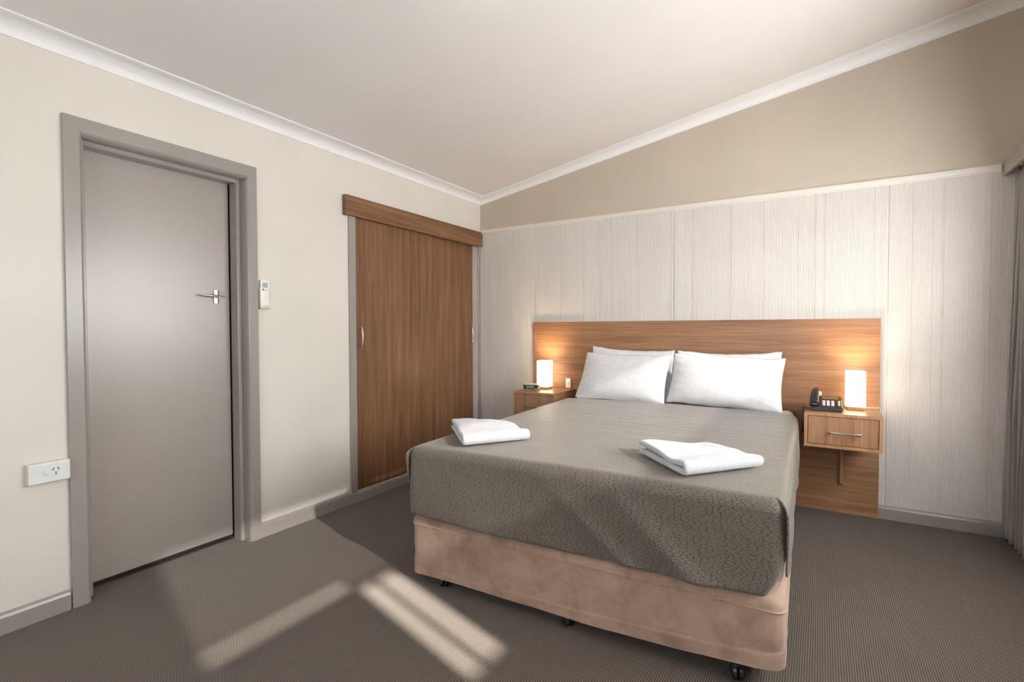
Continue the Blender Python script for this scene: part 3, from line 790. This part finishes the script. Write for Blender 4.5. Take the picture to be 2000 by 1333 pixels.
box(bm, hx - 0.023, hx + 0.023, PY1 - 0.050, PY1 - 0.004, pz(PY1 - 0.03) - 0.008, pz(PY1 - 0.03) + 0.030, 0.008, 3)
hs = autosmooth(obj('handset', bm, 'black', ph), 50)
obj('handset_badge', B(hx - 0.012, hx + 0.012, PY0 - 0.0006, PY0 + 0.003, pz(PY0 + 0.02) + 0.010, pz(PY0 + 0.02) + 0.0125), 'silver', hs)
bm = bmesh.new()          # coiled handset cord falling between cabinet and bed
cp = bez([(hx - 0.004, PY0 + 0.004, NZ + 0.030), (hx - 0.012, PY0 - 0.014, NZ + 0.016), (hx - 0.035, PY0 - 0.012, NZ + 0.014), (2.672, PY0 + 0.0, NZ + 0.012), (2.6655, PY0 + 0.01, NZ - 0.02), (2.6650, PY0 + 0.03, NZ - 0.10), (2.6655, PY0 + 0.06, NZ - 0.15)], 40)
coil = []
for i, p in enumerate(cp):
    a = i * 1.15; coil.append(p + Vector((0.0045 * math.cos(a), 0.0045 * math.sin(a), 0.0045 * math.sin(a + 1))))
tube(bm, coil, 0.0021, 6)
obj('coiled_cord', bm, 'black', ph, True)

# ================================================================== CLOCK RADIO
ck = thing('clock_radio', 'small black clock radio with silver rim on the bedside cabinet', 'clock radio', (0.705, -0.26, NZ))
def tfc(bm):
    bmesh.ops.transform(bm, matrix=Matrix.Translation((0.705, -0.262, 0)) @ Matrix.Rotation(math.radians(8), 4, 'Z'), verts=bm.verts); return bm
def loft(bm, secs):
    rows = [[bm.verts.new(p) for p in s] for s in secs]
    for a, b in zip(rows, rows[1:]):
        for k in range(len(a)): bm.faces.new((a[k], a[(k + 1) % len(a)], b[(k + 1) % len(a)], b[k]))
    bm.faces.new(rows[0][::-1]); bm.faces.new(rows[-1])
def csec(y, w0, w1, z0, z1): return [(-w0, y, z0), (w0, y, z0), (w1, y, z1), (-w1, y, z1)]
bm = bmesh.new()
loft(bm, [csec(-0.036, 0.066, 0.078, NZ + 0.0006, NZ + 0.046), csec(0.035, 0.060, 0.070, NZ + 0.0006, NZ + 0.052)])
bmesh.ops.bevel(bm, geom=list(bm.edges), offset=0.007, segments=3, affect='EDGES')
cb_ = autosmooth(obj('clock_case', tfc(bm), 'silver', ck), 40)
bm = bmesh.new(); extrude_poly(bm, csec(-0.0375, 0.058, 0.069, NZ + 0.007, NZ + 0.042), (0, 0.004, 0))
obj('clock_face', tfc(bm), 'black', cb_)
bm = bmesh.new(); box(bm, -0.036, 0.030, -0.0386, -0.036, NZ + 0.017, NZ + 0.036)
obj('clock_display', tfc(bm), 'lcd', cb_)
bm = bmesh.new(); box(bm, 0.034, 0.056, -0.0388, -0.036, NZ + 0.012, NZ + 0.016, 0.0005, 1); 
obj('clock_button', tfc(bm), 'white_plastic', cb_)
obj('clock_button', tfc(B(-0.03, -0.024, -0.0388, -0.036, NZ + 0.010, NZ + 0.014)), 'white_plastic', cb_)

# ================================================================== SWITCHES ON HEADBOARD
def wall_switch(x0, x1, z0, z1, label):
    t = thing('light_switch', label, 'switch', ((x0 + x1) / 2, HF, z0), 'bedside light switches')
    p = obj('plate', B(x0, x1, HF - 0.012, HF + 0.0004, z0, z1, 0.004, 3), 'white_plastic', t)
    cx, cz_ = (x0 + x1) / 2, (z0 + z1) / 2
    obj('rocker', B(cx - 0.006, cx + 0.006, HF - 0.0165, HF - 0.0115, cz_ - 0.009, cz_ + 0.009, 0.002, 1), 'cream_plastic', t)
wall_switch(0.910, 0.956, 0.703, 0.785, 'upright white light switch on the headboard above the clock radio cabinet')
wall_switch(2.724, 2.764, 0.706, 0.787, 'white light switch on the headboard behind the telephone')

# ================================================================== AIRCON REMOTE AND OUTLET ON LEFT WALL
rm = thing('remote_holder', 'cream wall cradle holding the white remote beside the grey door', 'holder', (0, -2.185, 1.33))
bm = bmesh.new(); box(bm, 0.0002, 0.004, -2.216, -2.156, 1.325, 1.44); box(bm, 0.0002, 0.016, -2.2175, -2.2135, 1.325, 1.44); box(bm, 0.0002, 0.016, -2.1585, -2.1545, 1.325, 1.44); box(bm, 0.0002, 0.022, -2.2175, -2.1545, 1.322, 1.327); box(bm, 0.019, 0.022, -2.2175, -2.1545, 1.325, 1.345)
obj('cradle', bm, 'cream_plastic', rm)
rc = thing('air_conditioner_remote', 'white air conditioner remote with grey display on the left wall', 'remote', (0.01, -2.185, 1.33))
rb = autosmooth(obj('remote_body', B(0.0042, 0.0188, -2.2133, -2.1587, 1.3275, 1.4905, 0.004, 3), 'white_plastic', rc), 40)
obj('remote_display', B(0.0185, 0.0195, -2.2035, -2.1715, 1.446, 1.474), 'lcd_grey', rb)
obj('power_button', disc(bmesh.new(), (0.0185, -2.199, 1.434), 0.0058, (1, 0, 0), 0.002, 20), 'red_button', rb)
for y in (-2.183, -2.171): obj('remote_button', disc(bmesh.new(), (0.0185, y, 1.432), 0.003, (1, 0, 0), 0.0015, 14), 'grey_button', rb)
ot = thing('power_outlet', 'white wall power outlet left of the grey door', 'outlet', (0, -3.16, 0.57))
obj('mounting_block', B(0.0002, 0.026, -3.226, -3.090, 0.569, 0.655, 0.002, 1), 'cream_plastic', ot)
fc = obj('face_plate', B(0.0258, 0.034, -3.224, -3.090, 0.571, 0.652, 0.004, 3), 'outlet', ot)
OY, OZ = -3.138, 0.618
def slot(y, z, ang, l=0.012, w=0.0032):
    bm = bmesh.new(); box(bm, 0.0336, 0.0345, -w / 2, w / 2, -l / 2, l / 2)
    bmesh.ops.transform(bm, matrix=Matrix.Translation((0, y, z)) @ Matrix.Rotation(ang, 4, 'X'), verts=bm.verts)
    obj('pin_slot', bm, 'slot', fc)
slot(OY - 0.0085, OZ + 0.006, math.radians(-32)); slot(OY + 0.0085, OZ + 0.006, math.radians(32)); slot(OY, OZ - 0.012, 0)
sw = obj('outlet_switch', B(0.0338, 0.0362, OY - 0.040, OY - 0.024, OZ - 0.018, OZ + 0.008, 0.001, 1), 'outlet', fc)
obj('switch_mark', B(0.0360, 0.0366, OY - 0.038, OY - 0.027, OZ - 0.014, OZ - 0.012), 'grey_button', sw)

# ================================================================== CURTAIN AND PELMET
pv = thing('curtain_pelmet', 'grey painted box pelmet above the curtain', 'pelmet', (3.72, -2.1, 2.066))
obj('front_board', B(3.628, 3.646, -4.3, -0.0005 - 0.009, 2.066, 2.150, 0.002, 1), 'grey', pv)
obj('top_board', B(3.646, 3.80, -4.3, -0.0095, 2.135, 2.150), 'grey', pv)
obj('curtain_rail', B(3.715, 3.735, -4.28, -0.02, 2.115, 2.135), 'aluminium', pv)
ct = thing('curtain', 'grey-beige pleated curtain drawn back beside the bed wall', 'curtain', (3.72, -0.3, 0.03))
bm = bmesh.new()
NP = 9
def cur(s, t):
    z = 0.035 + t * 2.065
    y = -0.014 - s * (0.62 - 0.06 * t)
    ph_ = s * NP * 2 * PI
    amp = 0.046 * (0.55 + 0.45 * (1 - t)) + 0.01 * N((s * 6, t * 1.5, 2))
    k = max(0, (t - 0.93) / 0.07)
    x = 3.694 + amp * (1 - 0.55 * k) * math.sin(ph_ + 0.9 * math.sin(ph_) + 0.6 * math.sin(t * 3 + s * 9)) - 0.012 * (1 - t) + 0.006 * N((s * 9, t * 4, 5))
    y += 0.012 * math.sin(ph_ * 2 + t * 2) * (1 - k)
    return Vector((x, min(-0.012, y), z))
grid(bm, cur, 220, 50)
cl_ = obj('curtain_cloth', bm, 'curtain', ct, True)
md = cl_.modifiers.new('thick', 'SOLIDIFY'); md.thickness = 0.002

# ================================================================== CEILING LIGHT (just above the frame)
LXc, LYc = 1.66, -2.16
cl2 = thing('ceiling_light', 'round white oyster light on the sloping ceiling', 'ceiling light', (LXc, LYc, cz(LXc)))
def ceil_lathe(prof):
    bm = bmesh.new(); seg = 40; rows = []
    for r, d in prof:
        rows.append([bm.verts.new((LXc + r * math.cos(2 * PI * k / seg), LYc + r * math.sin(2 * PI * k / seg), cz(LXc + r * math.cos(2 * PI * k / seg)) - d)) for k in range(seg)])
    for a, b in zip(rows, rows[1:]):
        for k in range(seg): bm.faces.new((a[k], a[(k + 1) % seg], b[(k + 1) % seg], b[k]))
    bm.faces.new(rows[0][::-1]); bm.faces.new(rows[-1]); return bm
obj('fitting_ring', ceil_lathe([(0.155, 0.0005), (0.158, 0.02), (0.150, 0.024), (0.13, 0.024)]), 'white_plastic', cl2, True)
obj('diffuser', ceil_lathe([(0.140, 0.0245), (0.138, 0.040), (0.120, 0.060), (0.08, 0.075), (0.03, 0.080)]), 'diffuser', cl2, True)
